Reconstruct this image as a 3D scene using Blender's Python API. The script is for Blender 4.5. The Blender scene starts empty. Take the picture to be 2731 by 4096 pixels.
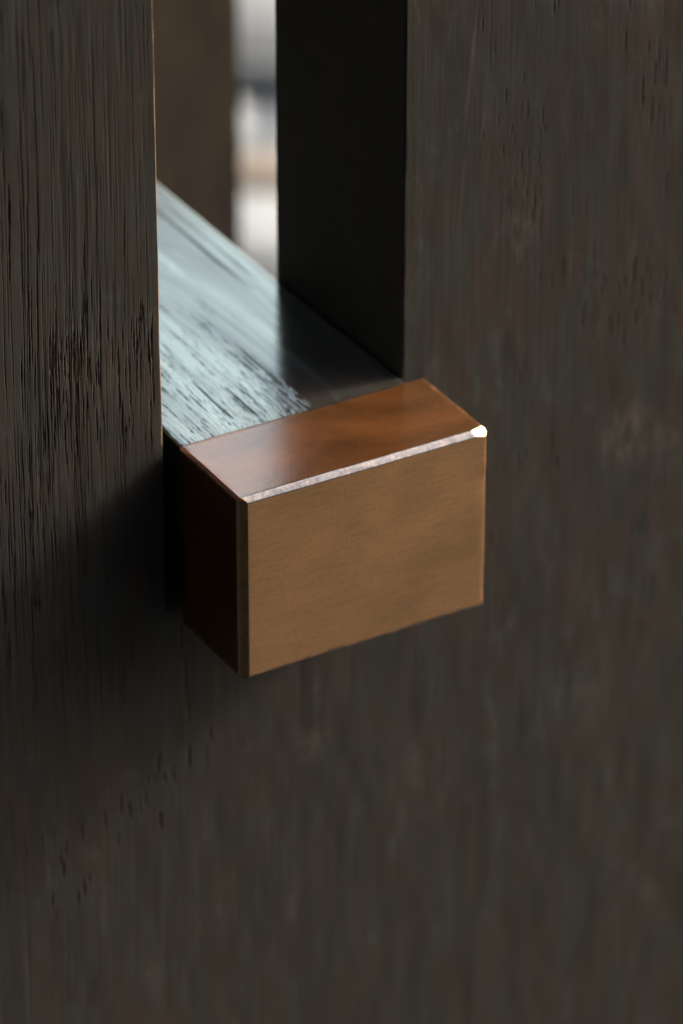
import bpy, bmesh, math, random
import numpy as np
from mathutils import Vector, Matrix
random.seed(7)
R_ = math.radians
scene = bpy.context.scene
col = scene.collection

# ------------------------------------------------------------------ camera
cam_d = bpy.data.cameras.new("Camera")
cam = bpy.data.objects.new("Camera", cam_d)
col.objects.link(cam)
rt = Vector((0.86282437, -0.50549759, 0.00250655))
dn = Vector((-0.25664068, -0.44231634, -0.85935547))
fw = Vector((0.4355108, 0.74082956, -0.51137256))
CAM = Vector((-0.3861606, -0.67512778, 0.4366382))
m = Matrix.Identity(4)
for i in range(3):
    m[i][0] = rt[i]; m[i][1] = -dn[i]; m[i][2] = -fw[i]; m[i][3] = CAM[i]
cam.matrix_world = m
cam_d.sensor_fit = 'HORIZONTAL'
cam_d.sensor_width = 24.0
cam_d.lens = 147.03
cam_d.clip_start = 0.01
cam_d.clip_end = 2000
cam_d.dof.use_dof = True
cam_d.dof.focus_distance = (Vector((-0.030, -0.0284, -0.004)) - CAM).dot(fw) - 0.006
cam_d.dof.aperture_fstop = 11.5
cam_d.dof.aperture_blades = 0
scene.camera = cam

# ------------------------------------------------------------------ sky and sun
SUN_AZ, SUN_EL = 99.0, 30.0            # azimuth from +Y towards +X
world = bpy.data.worlds.new("World"); scene.world = world
world.use_nodes = True
wn = world.node_tree.nodes; wl = world.node_tree.links
bg = wn['Background']
sky = wn.new('ShaderNodeTexSky'); sky.sky_type = 'NISHITA'; sky.sun_disc = False
sky.sun_elevation = R_(SUN_EL); sky.sun_rotation = R_(SUN_AZ)
sky.air_density = 0.6; sky.dust_density = 6.0; sky.ozone_density = 0.0
wl.new(sky.outputs[0], bg.inputs[0]); bg.inputs[1].default_value = 0.15
sun_d = bpy.data.lights.new("sun", 'SUN'); sun = bpy.data.objects.new("sun", sun_d); col.objects.link(sun)
sun_d.energy = 2.0; sun_d.angle = R_(10); sun_d.color = (1.0, 0.90, 0.76)
to_sun = Vector((math.sin(R_(SUN_AZ)) * math.cos(R_(SUN_EL)), math.cos(R_(SUN_AZ)) * math.cos(R_(SUN_EL)), math.sin(R_(SUN_EL))))
sun.rotation_euler = to_sun.to_track_quat('Z', 'Y').to_euler()
sun.location = (1, -1, 1)
vs = scene.view_settings
vs.view_transform = 'Standard'; vs.look = 'None'; vs.gamma = 1.0; vs.exposure = 2.45

# ------------------------------------------------------------------ node helpers
class NT:
    def __init__(s, name):
        s.mat = bpy.data.materials.new(name); s.mat.use_nodes = True
        s.t = s.mat.node_tree; s.n = s.t.nodes; s.l = s.t.links
        s.b = s.n['Principled BSDF']
        s.co = s.n.new('ShaderNodeTexCoord').outputs['Object']
    def put(s, a, sock):
        if hasattr(a, 'is_output'): s.l.new(a, sock)
        else: sock.default_value = a
    def map(s, scale, vec=None):
        n = s.n.new('ShaderNodeMapping'); s.put(s.co if vec is None else vec, n.inputs[0]); n.inputs['Scale'].default_value = scale
        return n.outputs[0]
    def noise(s, vec, scale=1.0, detail=3, rough=.55, dist=0.0):
        n = s.n.new('ShaderNodeTexNoise'); s.l.new(vec, n.inputs['Vector'])
        n.inputs['Scale'].default_value = scale; n.inputs['Detail'].default_value = detail
        n.inputs['Roughness'].default_value = rough; n.inputs['Distortion'].default_value = dist
        return n.outputs['Fac']
    def ramp(s, f, stops):
        n = s.n.new('ShaderNodeValToRGB'); s.put(f, n.inputs[0]); e = n.color_ramp.elements
        while len(e) < len(stops): e.new(0.5)
        for q, (p, c) in zip(e, stops):
            q.position = p; q.color = (c, c, c, 1) if not hasattr(c, '__len__') else (*c, 1)
        return n.outputs[0]
    def mix(s, f, a, b, mode='MIX'):
        n = s.n.new('ShaderNodeMix'); n.data_type = 'RGBA'; n.blend_type = mode
        s.put(f, n.inputs[0])
        for v, k in ((a, 6), (b, 7)):
            s.put(v if hasattr(v, 'is_output') else (*v, 1), n.inputs[k])
        return n.outputs[2]
    def math(s, op, a, b=0.0, c=0.0):
        n = s.n.new('ShaderNodeMath'); n.operation = op
        for i, v in enumerate((a, b, c)): s.put(v, n.inputs[i])
        return n.outputs[0]
    def bump(s, h, strength, dist, normal=None):
        n = s.n.new('ShaderNodeBump'); n.inputs['Strength'].default_value = strength; n.inputs['Distance'].default_value = dist
        s.l.new(h, n.inputs['Height'])
        if normal: s.l.new(normal, n.inputs['Normal'])
        return n.outputs[0]
    def xyz(s):
        n = s.n.new('ShaderNodeSeparateXYZ'); s.l.new(s.co, n.inputs[0]); return n.outputs

def wood_mat(name, along, dark, mid, warm, grey, rough=(.42, .58), ior=1.5, bumpk=1.0, spec=.05, stint=(1, 1, 1), rim=False, streak=False):
    """stained, wire-brushed oak; grain runs along the given axis (object space, metres)"""
    k = NT(name)
    def sc(across, length):
        v = [across, across, across]; v[along] = length
        return k.map(tuple(v))
    big = k.noise(sc(40, 20), 1, 3, .55, .8)
    blot = k.noise(sc(115, 50), 1, 4, .6, 1.0)
    fib = k.noise(sc(900, 30), 1, 4, .65, .3)
    fine = k.noise(sc(3200, 160), 1, 3, .6)
    c = k.mix(k.ramp(big, [(.40, 0), (.62, 1)]), mid, warm)
    c = k.mix(k.ramp(blot, [(.44, 0), (.66, .85)]), c, grey)
    pale = k.noise(sc(70, 28), 2.3, 3, .6, 1.2)
    c = k.mix(k.ramp(pale, [(.58, 0), (.74, .5)]), c, tuple(v * 1.9 for v in grey))
    c = k.mix(k.ramp(fib, [(.36, .10), (.56, 0)]), c, dark)
    c = k.mix(k.ramp(fine, [(.62, 0), (.80, .3)]), c, tuple(v * 1.9 for v in warm))
    speck = k.noise(k.map((1500, 1500, 900)), 1, 2, .5)
    c = k.mix(k.ramp(speck, [(.70, 0), (.80, .55)]), c, tuple(v * 2.2 for v in grey))
    if rim:
        x, y, z = k.xyz()[:3]
        def spot(cx, cz, sx, sz, slant=0.0):
            u = k.math('DIVIDE', k.math('SUBTRACT', k.math('SUBTRACT', x, cx), k.math('MULTIPLY', k.math('SUBTRACT', z, cz), slant)), sx)
            v = k.math('DIVIDE', k.math('SUBTRACT', z, cz), sz)
            return k.math('SUBTRACT', 1.0, k.math('SQRT', k.math('ADD', k.math('MULTIPLY', u, u), k.math('MULTIPLY', v, v))))
        scn = k.noise(k.map((420, 420, 170)), 1, 4, .65, .8)
        for (cx, cz, sx, sz, sl, amt) in ((.0855, -.031, .011, .011, 0, .7), (.097, -.037, .007, .010, 0, .5), (.055, .030, .005, .018, -.1, .4), (.082, .080, .016, .014, 0, .35), (.0037, -.088, .007, .006, 0, .45), (.076, -.100, .009, .016, .2, .35), (.098, -.165, .005, .013, -.4, .4), (.03, -.105, .012, .020, 0, .25)):
            mk = k.math('MULTIPLY', k.ramp(spot(cx, cz, sx, sz, sl), [(.0, 0), (.7, 1)]), k.ramp(scn, [(.42, 0), (.60, amt)]))
            c = k.mix(mk, c, (.034, .031, .026))
        for (cx, cz, sx, sz, sl, amt) in ((.0418, .070, .0006, .022, .10, .38), (.0400, .040, .0005, .012, .08, .3)):
            mk = k.math('MULTIPLY', k.ramp(spot(cx, cz, sx, sz, sl), [(.0, 0), (.5, 1)]), k.ramp(scn, [(.35, .2), (.55, amt)]))
            c = k.mix(mk, c, (.045, .036, .026))
        near = k.math('LESS_THAN', k.math('ABSOLUTE', k.math('ADD', x, .0326)), k.math('MULTIPLY', k.noise(k.map((200, 200, 130)), 1, 3, .6), .0007))
        near = k.math('MULTIPLY', near, k.math('LESS_THAN', y, .0014))
        near = k.math('MULTIPLY', near, k.math('GREATER_THAN', z, .0))
        c = k.mix(near, c, (.085, .06, .042))
    k.l.new(c, k.b.inputs['Base Color'])
    r = k.n.new('ShaderNodeMapRange'); k.l.new(blot, r.inputs[0])
    r.inputs[1].default_value = .3; r.inputs[2].default_value = .7
    r.inputs[3].default_value = rough[0]; r.inputs[4].default_value = rough[1]
    rr = r.outputs[0]
    if streak:
        st = k.noise(sc(170, 13), 1, 3, .6, .5)
        k.l.new(k.math('ADD', .34, k.math('MULTIPLY', k.ramp(k.noise(sc(150, 10), 1, 4, .62, .6), [(.36, 0), (.62, 1)]), .40)), k.b.inputs['Specular IOR Level'])
        rr = k.math('ADD', rr, k.math('MULTIPLY', k.ramp(st, [(.46, 0), (.66, 1)]), .06))
    k.l.new(rr, k.b.inputs['Roughness'])
    k.b.inputs['IOR'].default_value = ior
    k.b.inputs['Specular IOR Level'].default_value = spec
    k.b.inputs['Specular Tint'].default_value = (*stint, 1)
    n1 = k.bump(fib, .35 * bumpk, .0002)
    n2 = k.bump(fine, .30 * bumpk, .00008, n1)
    k.l.new(n2, k.b.inputs['Normal'])
    return k.mat

M_panel = wood_mat('dark_oak_upright', 2, (.0045, .0043, .0038), (.0138, .0127, .0107), (.0168, .0141, .0113), (.0131, .0139, .0131), rim=True)
M_rear = wood_mat('brown_oak_rear', 2, (.006, .0052, .0042), (.0135, .0110, .0083), (.021, .0157, .0109), (.0155, .0130, .0100))
M_rail = wood_mat('dark_oak_rail', 1, (.006, .0055, .005), (.014, .0125, .011), (.018, .0145, .0115), (.016, .0150, .0135), rough=(.10, .17), ior=3.4, bumpk=.25, spec=.5, stint=(.90, 1, .76), streak=True)

def bronze_mat(hx, hy, hz):
    k = NT('aged_bronze')
    x, y, z = k.xyz()[:3]
    d = [k.math('SUBTRACT', h, k.math('ABSOLUTE', v)) for v, h in ((x, hx), (y, hy), (z, hz))]
    e = k.math('MINIMUM', k.math('MINIMUM', k.math('MAXIMUM', d[0], d[1]), k.math('MAXIMUM', d[1], d[2])), k.math('MAXIMUM', d[0], d[2]))
    wob = k.noise(k.map((260, 260, 260)), 1, 4, .65)
    e2 = k.math('ADD', e, k.math('MULTIPLY', k.math('SUBTRACT', wob, .5), .0022))
    chip = k.noise(k.map((900, 900, 900)), 1, 3, .6)
    wear = k.math('MULTIPLY', k.ramp(k.math('MULTIPLY', e2, 300.0), [(.0, 1), (.16, .8), (.34, 0)]), k.ramp(chip, [(.34, .45), (.56, 1)]))
    cloud = k.noise(k.map((38, 60, 60)), 1, 5, .6, .5)
    brush = k.noise(k.map((130, 1200, 2600)), 1, 4, .65, .2)
    grit = k.noise(k.map((2600, 2600, 2600)), 1, 2, .6)
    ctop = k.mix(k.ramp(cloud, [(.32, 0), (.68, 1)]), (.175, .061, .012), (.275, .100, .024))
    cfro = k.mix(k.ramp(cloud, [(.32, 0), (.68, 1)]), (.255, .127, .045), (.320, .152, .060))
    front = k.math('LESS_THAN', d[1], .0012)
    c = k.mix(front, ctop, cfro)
    c = k.mix(k.ramp(brush, [(.35, .6), (.58, 0)]), c, k.mix(.45, c, (.10, .05, .02)))
    pit = k.noise(k.map((420, 420, 900)), 1, 3, .6)
    tone = k.noise(k.map((1300, 1300, 1300)), 1, 3, .65)
    c = k.mix(k.ramp(tone, [(.35, .22), (.5, 0)]), c, k.mix(.5, c, (.05, .03, .015)))
    c = k.mix(k.ramp(tone, [(.58, 0), (.74, .25)]), c, (.45, .27, .13))
    c = k.mix(k.ramp(pit, [(.66, 0), (.76, .45)]), c, (.12, .06, .03))
    lip = k.math('LESS_THAN', k.math('MAXIMUM', d[1], d[2]), .0013)
    c = k.mix(wear, c, k.mix(lip, (.46, .22, .095), (.058, .053, .058)))
    gold_glint = k.math('MULTIPLY', k.math('MULTIPLY', k.math('LESS_THAN', y, 0.0), k.math('GREATER_THAN', z, 0.0)), k.math('LESS_THAN', d[2], .0004))
    gold_glint = k.math('MULTIPLY', gold_glint, k.ramp(k.math('MULTIPLY', k.math('ADD', d[1], k.math('MULTIPLY', k.math('SUBTRACT', wob, .5), .001)), 250.0), [(.30, .9), (.44, 0)]))
    c = k.mix(gold_glint, c, (.17, .072, .014))  # painted golden line where the curved edge would reflect light
    lip2 = k.math('MULTIPLY', k.math('MULTIPLY', lip, k.math('LESS_THAN', y, 0.0)), k.math('GREATER_THAN', z, 0.0))
    c = k.mix(k.math('MULTIPLY', lip2, k.ramp(chip, [(.30, .82), (.5, 1)])), c, k.mix(k.ramp(tone, [(.4, 0), (.6, 1)]), (.070, .064, .066), (.105, .095, .097)))  # chamfer painted grey to tone down the warm sun reflection
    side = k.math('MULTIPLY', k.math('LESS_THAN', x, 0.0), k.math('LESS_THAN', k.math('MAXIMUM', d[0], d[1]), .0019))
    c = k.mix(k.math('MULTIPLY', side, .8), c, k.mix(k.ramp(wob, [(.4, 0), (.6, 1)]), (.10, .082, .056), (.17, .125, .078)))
    left = k.math('MULTIPLY', k.math('LESS_THAN', x, 0.0), k.math('GREATER_THAN', z, 0.0))
    rub = k.math('ADD', k.math('MAXIMUM', d[0], d[2]), k.math('MULTIPLY', k.math('SUBTRACT', k.noise(k.map((330, 330, 330)), 1, 4, .65), .5), .0034))
    c = k.mix(k.math('MULTIPLY', left, k.ramp(k.math('MULTIPLY', rub, 500.0), [(.30, 1), (.55, 0)])), c, (.40, .19, .13))
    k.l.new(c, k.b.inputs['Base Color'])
    k.b.inputs['Metallic'].default_value = .95
    r = k.n.new('ShaderNodeMapRange'); k.l.new(cloud, r.inputs[0])
    r.inputs[1].default_value = .3; r.inputs[2].default_value = .7
    r.inputs[3].default_value = .27; r.inputs[4].default_value = .36
    k.l.new(k.math('ADD', r.outputs[0], k.math('MULTIPLY', k.math('SUBTRACT', 1.0, front), .10)), k.b.inputs['Roughness'])
    n1 = k.bump(brush, .10, .00010)
    n2 = k.bump(grit, .25, .00006, n1)
    n3 = k.bump(wob, .10, .0005, n2)
    nw = k.n.new('ShaderNodeBump'); nw.inputs['Distance'].default_value = .0005; k.l.new(k.noise(k.map((700, 700, 700)), 1, 4, .7), nw.inputs['Height']); k.l.new(k.math('MULTIPLY', wear, .22), nw.inputs['Strength']); k.l.new(n3, nw.inputs['Normal']); n3 = nw.outputs[0]
    k.l.new(n3, k.b.inputs['Normal']); 
    gl = k.n.new('ShaderNodeBsdfGlossy'); gl.inputs['Color'].default_value = (.66, .84, .72, 1); gl.inputs['Roughness'].default_value = .15
    k.l.new(k.bump(grit, .45, .00006), gl.inputs['Normal'])
    fr = k.n.new('ShaderNodeFresnel'); fr.inputs[0].default_value = 2.25
    fac = k.math('MULTIPLY', fr.outputs[0], k.math('MULTIPLY', k.math('SUBTRACT', 1.0, k.math('MULTIPLY', front, .75)), k.math('SUBTRACT', 1.0, wear)))
    ms = k.n.new('ShaderNodeMixShader'); k.l.new(fac, ms.inputs[0]); k.l.new(k.b.outputs[0], ms.inputs[1]); k.l.new(gl.outputs[0], ms.inputs[2])
    k.l.new(ms.outputs[0], k.n['Material Output'].inputs[0])
    return k.mat

def stone_mat(name, a, b, scale=40):
    k = NT(name)
    n1 = k.noise(k.map((scale,) * 3), 1, 6, .65, .4)
    n2 = k.noise(k.map((scale * 12,) * 3), 1, 4, .6)
    c = k.mix(k.ramp(n1, [(.35, 0), (.65, 1)]), a, b)
    c = k.mix(k.ramp(n2, [(.55, 0), (.75, .4)]), c, tuple(v * .6 for v in a))
    k.l.new(c, k.b.inputs['Base Color']); k.b.inputs['Roughness'].default_value = .85
    k.l.new(k.bump(n2, .5, .002), k.b.inputs['Normal'])
    return k.mat

# ------------------------------------------------------------------ object helpers
def link(name, mesh, mat, parent=None):
    o = bpy.data.objects.new(name, mesh); col.objects.link(o)
    if mat: mesh.materials.append(mat)
    o.parent = parent
    return o
def np_mesh(name, V, F, smooth=True):
    me = bpy.data.meshes.new(name)
    V = np.asarray(V, np.float32); F = np.asarray(F, np.int32)
    me.vertices.add(len(V)); me.vertices.foreach_set('co', V.ravel())
    me.loops.add(F.size); me.loops.foreach_set('vertex_index', F.ravel())
    me.polygons.add(len(F)); me.polygons.foreach_set('loop_start', np.arange(0, F.size, 4, dtype=np.int32))
    me.polygons.foreach_set('use_smooth', np.full(len(F), smooth))
    me.update(calc_edges=True); me.validate()
    return me

# ------------------------------------------------------------------ brushed-oak relief (millimetres)
def lattice(ix, iy, seed):
    h = (ix.astype(np.int64) * 374761393 + iy.astype(np.int64) * 668265263 + seed * 974711) & 0x7fffffff
    h = ((h ^ (h >> 13)) * 1274126177) & 0x7fffffff
    h = (h ^ (h >> 16)) & 0xffff
    return h / 32767.5 - 1.0
def vn(x, y, seed):
    ix = np.floor(x); iy = np.floor(y); fx = x - ix; fy = y - iy
    fx = fx * fx * (3 - 2 * fx); fy = fy * fy * (3 - 2 * fy)
    a = lattice(ix, iy, seed); b = lattice(ix + 1, iy, seed); c = lattice(ix, iy + 1, seed); d = lattice(ix + 1, iy + 1, seed)
    return (a * (1 - fx) + b * fx) * (1 - fy) + (c * (1 - fx) + d * fx) * fy
def sstep(a, b, v):
    t = np.clip((v - a) / (b - a), 0, 1); return t * t * (3 - 2 * t)
def relief(xs, zs, strokes, seed, amp=1.0, calm=None):
    """height in mm over the grid xs (across the grain) x zs (along it)"""
    X, Z = np.meshgrid(xs, zs)
    XW = X + .9 * vn(X / 28, Z / 80, seed) + .09 * vn(X / 6, Z / 30, seed + 1) + .022 * vn(X / 2, Z / 7, seed + 2)
    h = .012 * vn(XW / .9, Z / 60, seed + 3) + .008 * vn(XW / .42, Z / 18, seed + 4)
    h += .03 * vn(X / 18, Z / 55, seed + 5)
    act = .35 + .65 * sstep(-.35, .45, vn(X / 12, Z / 40, seed + 6))
    g = vn(XW / 1.15, Z / 60, seed + 7)
    h -= .055 * sstep(.40, .75, g) * act
    g2 = vn(XW / .62, Z / 24, seed + 8)
    h -= .05 * sstep(.40, .8, g2) * act
    h *= amp
    und = .09 * vn(X / 7, Z / 17, seed + 20) + .05 * vn(X / 3.2, Z / 9, seed + 21)
    if calm is not None: h *= calm(X, Z); h += und * 1.0
    xs = np.asarray(xs); zs = np.asarray(zs)
    for (x0, z0, L, w, d) in strokes:
        i0, i1 = np.searchsorted(zs, [z0 - L / 2, z0 + L / 2]); j0, j1 = np.searchsorted(xs, [x0 - 3.2, x0 + 3.2])
        if i1 - i0 < 2 or j1 - j0 < 2: continue
        zz = (zs[i0:i1] - z0) / (L / 2)
        prof = (1 - zz ** 2) ** .6
        prof = prof * (.75 + .25 * np.sin(zz * 7 + x0 * 9))
        wig = .06 * np.sin(zz * (1.5 + L / 14) + x0 * 5) + .018 * np.sin(zz * (4 + L / 5) + z0)
        dx = XW[i0:i1, j0:j1] - x0 - wig[:, None]
        ww = w * (.35 + .65 * prof[:, None])
        sub = d * prof[:, None] * np.exp(-(dx / ww) ** 6)
        h[i0:i1, j0:j1] = np.minimum(h[i0:i1, j0:j1], .35 * h[i0:i1, j0:j1] - sub)
    return h

def lines(*segs):
    out = []
    for a, b, st in segs:
        n = max(1, int(round((b - a) / st))); out += list(np.linspace(a, b, n + 1))
    return np.array(sorted(set(np.round(out, 6))))

XL, XR = -32.68, 25.72          # slot sides
ZS = -40.95                     # slot bottom
TH = 54.3                       # panel thickness
RE = 0.55                       # eased edge of the slot
PX0, PX1, PZ0 = -205.0, 204.5, -600.0

rng = np.random.default_rng(11)
strokes = []
def scatter(n, x, z, L, w, d):
    for _ in range(n):
        strokes.append((rng.uniform(*x), rng.uniform(*z), rng.uniform(*L), rng.uniform(*w), rng.uniform(*d)))
# long pores of the left upright
scatter(120, (-83, -50), (-50, 112), (14, 70), (.05, .10), (.12, .34))
scatter(110, (-56, -33), (-20, 112), (12, 50), (.04, .08), (.06, .18))
# clusters of short deep pits
scatter(70, (-58, -32.5), (0, 30), (3, 12), (.07, .14), (.25, .55))
scatter(22, (-58, -32.6), (24, 34), (4, 9), (.08, .15), (.3, .55))
scatter(32, (-66, -46), (4, 44), (8, 30), (.07, .15), (.25, .5))
scatter(70, (-82, -66), (48, 112), (4, 20), (.09, .20), (.25, .55))
scatter(45, (-82, -58), (-30, 12), (4, 20), (.08, .16), (.18, .45))
scatter(50, (-80, -34), (-60, -5), (8, 34), (.06, .13), (.12, .3))
# crack running down from the slot corner
strokes += [(-29.6, -50, 12, .14, .35), (-29.0, -60, 11, .18, .4), (-28.6, -68, 7, .15, .3)]
# lower pits
def cluster(n, x, z, sx, sz, L, w, d, tilt=0.0):
    for _ in range(n):
        u = rng.normal(0, 1); v = rng.normal(0, 1)
        strokes.append((x + u * sx + v * tilt, z + v * sz, rng.uniform(*L), rng.uniform(*w), rng.uniform(*d)))
cluster(22, -42, -88, 9, 5, (2, 7), (.16, .34), (.14, .34), 7)
cluster(9, -60, -106, 6, 6, (2, 6), (.16, .32), (.14, .3))
# right board
cluster(50, 68, 88, 9, 7, (2, 9), (.10, .22), (.10, .28), -3)
cluster(24, 90, 62, 3, 14, (3, 10), (.10, .22), (.10, .26))
cluster(36, 55, 46, 3.5, 13, (2, 8), (.10, .20), (.10, .26), -3)
cluster(30, 84, 4, 7, 8, (2, 7), (.12, .24), (.10, .24))
cluster(14, 50, -20, 8, 14, (2, 6), (.1, .2), (.15, .3))
cluster(16, 96, -60, 6, 14, (3, 9), (.12, .3), (.08, .2))
scatter(60, (26, 122), (-210, 100), (8, 45), (.06, .12), (.06, .14))

def slotted_panel_mesh(fine, PZ1):
    e = [0, .08, .18, .3, .42, RE]
    if fine:
        xs = lines((PX0, -90, 23), (-90, -83, 1), (-83, XL - RE, .105), (XL, XR, .3), (XR + RE, 104, .22), (104, 126, .6), (126, PX1, 15.7))
        zs = lines((PZ0, -240, 45), (-240, -216, 4), (-216, -60, .8), (-60, ZS - RE, .6), (ZS, 113, .6), (113, 117, 2), (117, 165, 8), (165, PZ1, 51))
    else:
        xs = lines((PX0, XL - RE, 3), (XL, XR, 3), (XR + RE, PX1, 3)); zs = lines((PZ0, ZS - RE, 12), (ZS, PZ1, 12))
    xs = np.array(sorted(set(np.round(list(xs) + [XL - v for v in e] + [XR + v for v in e], 5))))
    zs = np.array(sorted(set(np.round(list(zs) + [ZS - v for v in e], 5))))
    h = relief(xs, zs, strokes if fine else [], 40, 1.0, lambda X, Z: 1 - .82 * sstep(20, 30, X) - .62 * sstep(45, 78, -Z) * (1 - sstep(20, 30, X)))
    X, Z = np.meshgrid(xs, zs)
    # eased rim of the slot, worn unevenly
    dx = np.where(X <= XL + 1e-4, XL - X, np.where(X >= XR - 1e-4, X - XR, 0)); dz = np.maximum(ZS - Z, 0)
    inz = Z >= ZS - 1e-4
    d = np.where(inz, dx, np.where((X > XL) & (X < XR), dz, np.hypot(dx, dz)))
    re = RE * (.8 + .35 * vn(Z / 9, X / 9, 77))
    q = np.clip(re - d, 0, None)
    drop = re - np.sqrt(np.clip(re ** 2 - q ** 2, 0, None))
    Y = np.clip(-h, -.2, 1.2) * sstep(0, .5, d) + drop
    XX = X.copy()
    XX += np.where(d < 2, .07 * vn(Z / 3.0, X * 0 + .5, 91) + .12 * vn(Z / 14, X * 0 + .5, 92), 0) * (1 - np.clip(d / 2, 0, 1)) * inz
    nz, nx = X.shape
    idx = np.arange(nz * nx).reshape(nz, nx)
    V = np.stack([XX, Y, Z], -1).reshape(-1, 3)
    cx = .5 * (xs[1:] + xs[:-1]); cz = .5 * (zs[1:] + zs[:-1])
    keep = ~((cx[None, :] > XL) & (cx[None, :] < XR) & (cz[:, None] > ZS))
    F = np.stack([idx[:-1, :-1], idx[:-1, 1:], idx[1:, 1:], idx[1:, :-1]], -1)[keep]
    # walls: outline of the front face swept back to the thickness
    jl = int(np.argmin(abs(xs - XL))); jr = int(np.argmin(abs(xs - XR))); i0 = int(np.argmin(abs(zs - ZS)))
    path = list(idx[::-1, 0]) + list(idx[0, 1:]) + list(idx[1:, -1]) + list(idx[-1, jr:-1][::-1]) + list(idx[i0:-1, jr][::-1]) + list(idx[i0, jl:jr][::-1]) + list(idx[i0 + 1:, jl]) + list(idx[-1, 1:jl][::-1])
    path = np.array(path); P = V[path].copy(); base = len(V)
    fr = V[path].copy(); mid = P.copy(); bk = P.copy(); mid[:, 1] = 1.0 + (fr[:, 1] - .3) * .0 + .6; bk[:, 1] = TH
    n = len(path)
    V = np.vstack([V, fr, mid, bk])
    nxt = (np.arange(n) + 1) % n; a = np.arange(n)
    F2 = np.vstack([np.stack([base + r * n + a, base + (r + 1) * n + a, base + (r + 1) * n + nxt, base + r * n + nxt], -1) for r in (0, 1)])
    # back: three plain boards of one sheet
    b0 = len(V)
    bx = [PX0, XL, XR, PX1]; bz = [PZ0, ZS, PZ1]
    B = [(x, TH, z) for z in bz for x in bx]
    V = np.vstack([V, B])
    F3 = [(b0 + 1, b0, b0 + 4, b0 + 5), (b0 + 2, b0 + 1, b0 + 5, b0 + 6), (b0 + 3, b0 + 2, b0 + 6, b0 + 7), (b0 + 5, b0 + 4, b0 + 8, b0 + 9), (b0 + 7, b0 + 6, b0 + 10, b0 + 11)]
    me = np_mesh('slotted_panel', V / 1000.0, np.vstack([F, F2, np.array(F3)]))
    return me

# ------------------------------------------------------------------ the piece of furniture
frame = bpy.data.objects.new('table_base', None); col.objects.link(frame)
frame.location = (0, 0, -0.6); frame.empty_display_size = .05
frame['label'] = 'dark brushed oak furniture frame with a capped rail through its upright slot'
frame['category'] = 'table base'
INV = Matrix.Translation((0, 0, 0.6))
def part(name, me, mat, parent=frame, label=None, loc=(0, 0, 0.6)):
    o = link(name, me, mat, parent); o.location = loc
    if label: o['label'] = label
    return o
part('slotted_panel', slotted_panel_mesh(True, 420.0), M_panel, label='near upright panel with a deep open slot')
part('slotted_panel', slotted_panel_mesh(False, 165.0), M_rear, label='blurred upright panel behind the slot', loc=(.003, .4, .6))

# rail
BX0, BX1, BZ = -29.2, 25.55, -40.8
bst = []
for _ in range(120):
    bst.append((rng.uniform(BX0, 2), rng.uniform(-4, 45) ** 1.0, rng.uniform(3, 16), rng.uniform(.05, .13), rng.uniform(.2, .5)))
for _ in range(420):
    bst.append((rng.uniform(BX0, 3), rng.uniform(-4, 26) , rng.uniform(1.5, 8), rng.uniform(.03, .07), rng.uniform(.08, .22)))
for _ in range(40):
    bst.append((rng.uniform(BX0, 6), rng.uniform(30, 130), rng.uniform(10, 50), rng.uniform(.07, .2), rng.uniform(.15, .4)))
bst += [(-14, 12, 20, .25, .8), (-9, 8, 16, .2, .7), (2, 20, 26, .2, .6), (18, 90, 80, .35, .7), (21.5, 80, 60, .2, .4)]
def rail_mesh():
    e = [0, .12, .3, .55, .9]
    xs = np.array(sorted(set(np.round(list(lines((BX0 + .9, BX1 - .9, .12))) + [BX0 + v for v in e] + [BX1 - v for v in e], 5))))
    ys = lines((-6, 70, .5), (70, 135, .9), (135, 480, 15))
    h = relief(xs, ys, bst, 63, .12)
    X, Y = np.meshgrid(xs, ys)
    d = np.minimum(X - BX0, BX1 - X); q = np.clip(.9 - d, 0, None); drop = .9 - np.sqrt(np.clip(.81 - q ** 2, 0, None))
    Z = -.15 + np.clip(h, -1.2, .14) * sstep(0, .8, d) - drop
    n0, n1 = X.shape; idx = np.arange(n0 * n1).reshape(n0, n1)
    V = np.stack([X, Y, Z], -1).reshape(-1, 3)
    F = np.stack([idx[:-1, :-1], idx[:-1, 1:], idx[1:, 1:], idx[1:, :-1]], -1).reshape(-1, 4)
    path = np.array(list(idx[0, :]) + list(idx[1:, -1]) + list(idx[-1, :-1][::-1]) + list(idx[1:-1, 0][::-1]))
    fr = V[path].copy(); bk = fr.copy(); bk[:, 2] = BZ; base = len(V); n = len(path); a = np.arange(n); nx = (a + 1) % n
    V = np.vstack([V, fr, bk])
    F2 = np.stack([base + a, base + n + a, base + n + nx, base + nx], -1)
    b0 = len(V); V = np.vstack([V, [(BX0, ys[0], BZ), (BX1, ys[0], BZ), (BX1, ys[-1], BZ), (BX0, ys[-1], BZ)]])
    return np_mesh('rail', V / 1000.0, np.vstack([F, F2, [(b0, b0 + 3, b0 + 2, b0 + 1)]]))
rail = part('rail', rail_mesh(), M_rail, label='rail lying through the slot, its top face weathered and glossy')

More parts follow.
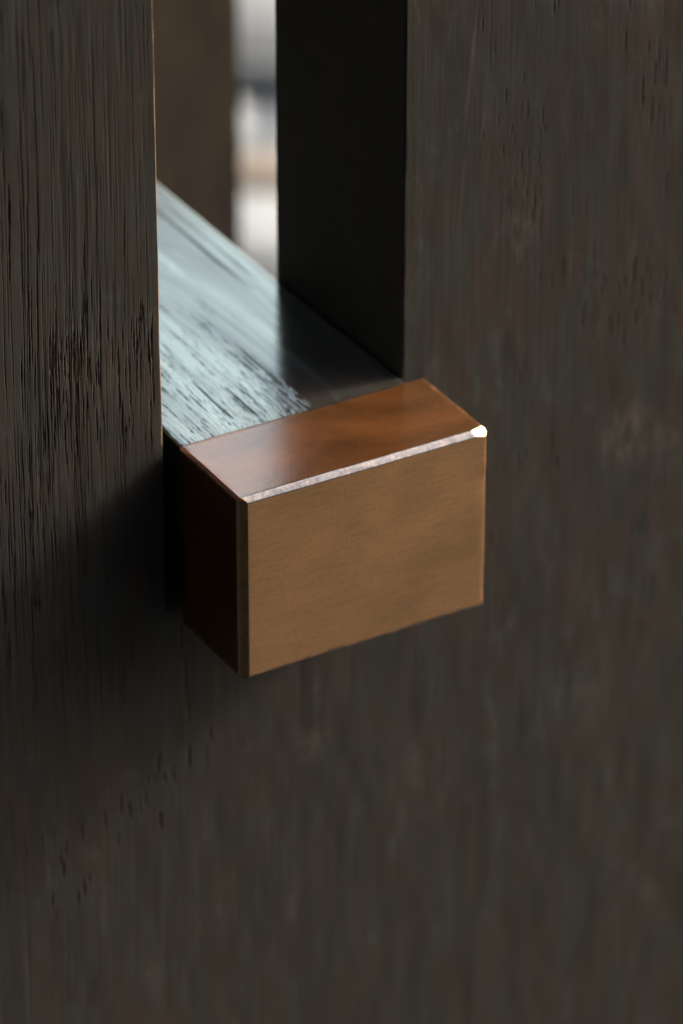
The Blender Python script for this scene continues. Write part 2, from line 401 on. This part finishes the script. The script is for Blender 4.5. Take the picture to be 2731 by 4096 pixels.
# bronze end cap
CW, CD, CH = .060, .0264, .0440
def cap_mesh():
    bm = bmesh.new(); bmesh.ops.create_cube(bm, size=1.0)
    bmesh.ops.scale(bm, vec=(CW, CD, CH), verts=bm.verts)
    def cut(n, w):
        n = Vector(n).normalized(); s = Vector((math.copysign(1, n.x) if abs(n.x) > .1 else 0, math.copysign(1, n.y) if abs(n.y) > .1 else 0, math.copysign(1, n.z) if abs(n.z) > .1 else 0))
        p = Vector((s.x * CW / 2, s.y * CD / 2, s.z * CH / 2)) - n * w * .5     # w: width of the chamfer's face (45 degrees)
        geom = bm.verts[:] + bm.edges[:] + bm.faces[:]
        r = bmesh.ops.bisect_plane(bm, geom=geom, plane_co=p, plane_no=n, clear_outer=True)
        ed = [g for g in r['geom_cut'] if isinstance(g, bmesh.types.BMEdge)]
        bmesh.ops.edgeloop_fill(bm, edges=ed)
    cut((0, -1, 1), .0015)          # front top
    cut((-1, -1, 0), .0025)         # front left
    cut((1, -1, 0), .0012)
    cut((0, -1, -1), .0006)
    cut((-1, 0, 1), .0009)
    cut((1, 0, 1), .0009)
    for n in ((0, 1, 1), (0, 1, -1), (1, 1, 0), (-1, 1, 0), (-1, 0, -1), (1, 0, -1)): cut(n, .0005)
    n = Vector((.17, -.65, .74)).normalized(); p = Vector((CW / 2, -CD / 2 + .00105, CH / 2 + .0000)) + Vector((-.0062, 0, 0))
    p = Vector((CW / 2 - .0034, -CD / 2 + .00053, CH / 2 - .00053))
    r = bmesh.ops.bisect_plane(bm, geom=bm.verts[:] + bm.edges[:] + bm.faces[:], plane_co=p, plane_no=n, clear_outer=True)
    bmesh.ops.edgeloop_fill(bm, edges=[g for g in r['geom_cut'] if isinstance(g, bmesh.types.BMEdge)])
    cut((-1, -1, 1), .0010)
    bmesh.ops.bevel(bm, geom=bm.edges[:], offset=.00030, segments=3, profile=.5, affect='EDGES', clamp_overlap=True)
    bmesh.ops.recalc_face_normals(bm, faces=bm.faces[:])
    for axis, cuts in ((0, 70), (2, 50), (1, 30)):
        ed = [e for e in bm.edges if e.calc_length() > .012 and abs((e.verts[0].co - e.verts[1].co).normalized()[axis]) > .99]
        bmesh.ops.subdivide_edges(bm, edges=ed, cuts=cuts, use_grid_fill=False)
    from mathutils import noise
    for v in bm.verts:
        c = v.co
        dd = sorted((CW / 2 - abs(c.x), CD / 2 - abs(c.y), CH / 2 - abs(c.z)))
        if dd[1] < .0022 and c.y < CD / 2 - .002:
            k = 1 - dd[1] / .0022
            w = noise.noise_vector(c * 420) * .00007 + noise.noise_vector(c * 1500) * .00004 + noise.noise_vector(c * 110) * .00012
            v.co = c + w * k
    for f in bm.faces: f.smooth = f.calc_area() < 2e-6
    me = bpy.data.meshes.new('end_cap'); bm.to_mesh(me); bm.free()
    return me
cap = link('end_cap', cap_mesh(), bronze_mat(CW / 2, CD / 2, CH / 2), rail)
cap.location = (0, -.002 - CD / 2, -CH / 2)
cap['label'] = 'bronze block capping the end of the rail'

# ------------------------------------------------------------------ ground and stones beyond
g = bpy.data.meshes.new('ground')
g.from_pydata([(-600, -600, -.6), (600, -600, -.6), (600, 600, -.6), (-600, 600, -.6)], [], [(0, 1, 2, 3)])
go = link('ground', g, stone_mat('pale_gravel', (.034, .043, .051), (.045, .056, .066), 14)); go['kind'] = 'structure'
def block(name, r0, r1, a0, a1, hgt, mat, label, cat):
    """stone block lying on the ground: r = distance from below the camera, a = azimuth range"""
    c = R_((a0 + a1) / 2); rm = (r0 + r1) / 2
    bm = bmesh.new(); bmesh.ops.create_cube(bm, size=1.0)
    L = 2 * rm * math.tan(R_((a1 - a0) / 2))
    bmesh.ops.scale(bm, vec=(L, r1 - r0, hgt), verts=bm.verts)
    bmesh.ops.bevel(bm, geom=bm.edges[:], offset=min(hgt, r1 - r0) * .22, segments=3, affect='EDGES')
    bmesh.ops.subdivide_edges(bm, edges=bm.edges[:], cuts=1, use_grid_fill=True)
    for v in bm.verts: v.co += Vector((random.uniform(-1, 1), random.uniform(-1, 1), random.uniform(-1, 1))) * .0012
    for f in bm.faces: f.smooth = True
    me = bpy.data.meshes.new(name); bm.to_mesh(me); bm.free()
    o = link(name, me, mat)
    o.location = (CAM.x + rm * math.sin(c), CAM.y + rm * math.cos(c), -.6 + hgt / 2 - .002)
    o.rotation_euler = (0, 0, -c)
    o['label'] = label; o['category'] = cat
    return o
M_white = stone_mat('white_stone', (.083, .096, .102), (.099, .111, .116), 30)
M_tan = stone_mat('tan_stone', (.066, .053, .040), (.082, .068, .052), 30)
M_grey = stone_mat('grey_stone', (.072, .083, .089), (.086, .096, .102), 30)
block('stone_block', 1.945, 2.040, 24, 33, .03, M_white, 'nearest white stone block beyond the slot, brightest patch of the strip', 'stone')
block('stone_block', 2.044, 2.088, 24, 33, .03, M_tan, 'tan stone block between two white blocks beyond the slot', 'stone')
block('stone_block', 2.096, 2.168, 24, 29.05, .03, M_grey, 'pale round-looking stone block behind the tan one', 'stone')

block('stone_block', 2.212, 2.460, 24, 33, .03, M_grey, 'large pale grey slab farthest back at the top of the bright strip', 'stone')

# added unseen dark walls that block light, on the left and behind the camera
M_blocker = wood_mat('blocker_board', 2, (.003, .003, .003), (.006, .0055, .005), (.007, .006, .005), (.008, .008, .008), spec=.15)  # near black so the added walls give back little light
M_bounce_cut = wood_mat('bounce_cut_deck', 1, (.004, .004, .004), (.010, .009, .008), (.011, .009, .007), (.012, .011, .010), spec=.15)
def light_blocker(name, p0, p1, hgt):
    p0 = Vector(p0); p1 = Vector(p1); n = int((p1 - p0).length / .18)
    root = bpy.data.objects.new(name, None); col.objects.link(root); root.location = p0; root['kind'] = 'structure'
    dv = (p1 - p0).normalized(); root.rotation_euler = (0, 0, math.atan2(dv.y, dv.x))
    bm = bmesh.new(); bmesh.ops.create_cube(bm, size=1.0); bmesh.ops.scale(bm, vec=(.178, .025, hgt), verts=bm.verts)
    bmesh.ops.bevel(bm, geom=bm.edges[:], offset=.003, segments=1, affect='EDGES')
    me = bpy.data.meshes.new('board'); bm.to_mesh(me); bm.free(); me.materials.append(M_blocker)
    for i in range(n):
        o = bpy.data.objects.new('board', me); col.objects.link(o); o.parent = root
        o.location = ((i + .5) * .18, random.uniform(-.002, .002), hgt / 2)
light_blocker('light_blocker', (-1.15, 14, -.6), (-1.15, -2.4, -.6), 4.4)
light_blocker('rear_light_blocker', (-1.15, -2.45, -.6), (1.55, -2.45, -.6), 3.6)

bm = bmesh.new(); bmesh.ops.create_cube(bm, size=1.0); bmesh.ops.scale(bm, vec=(1.05, 7.9, .02), verts=bm.verts)  # unseen dark deck, added to cut light bounced from the left ground
dm = bpy.data.meshes.new('added_deck'); bm.to_mesh(dm); bm.free()
dk = link('added_deck', dm, M_bounce_cut); dk.location = (-.615, 1.55, -.589); dk['kind'] = 'structure'
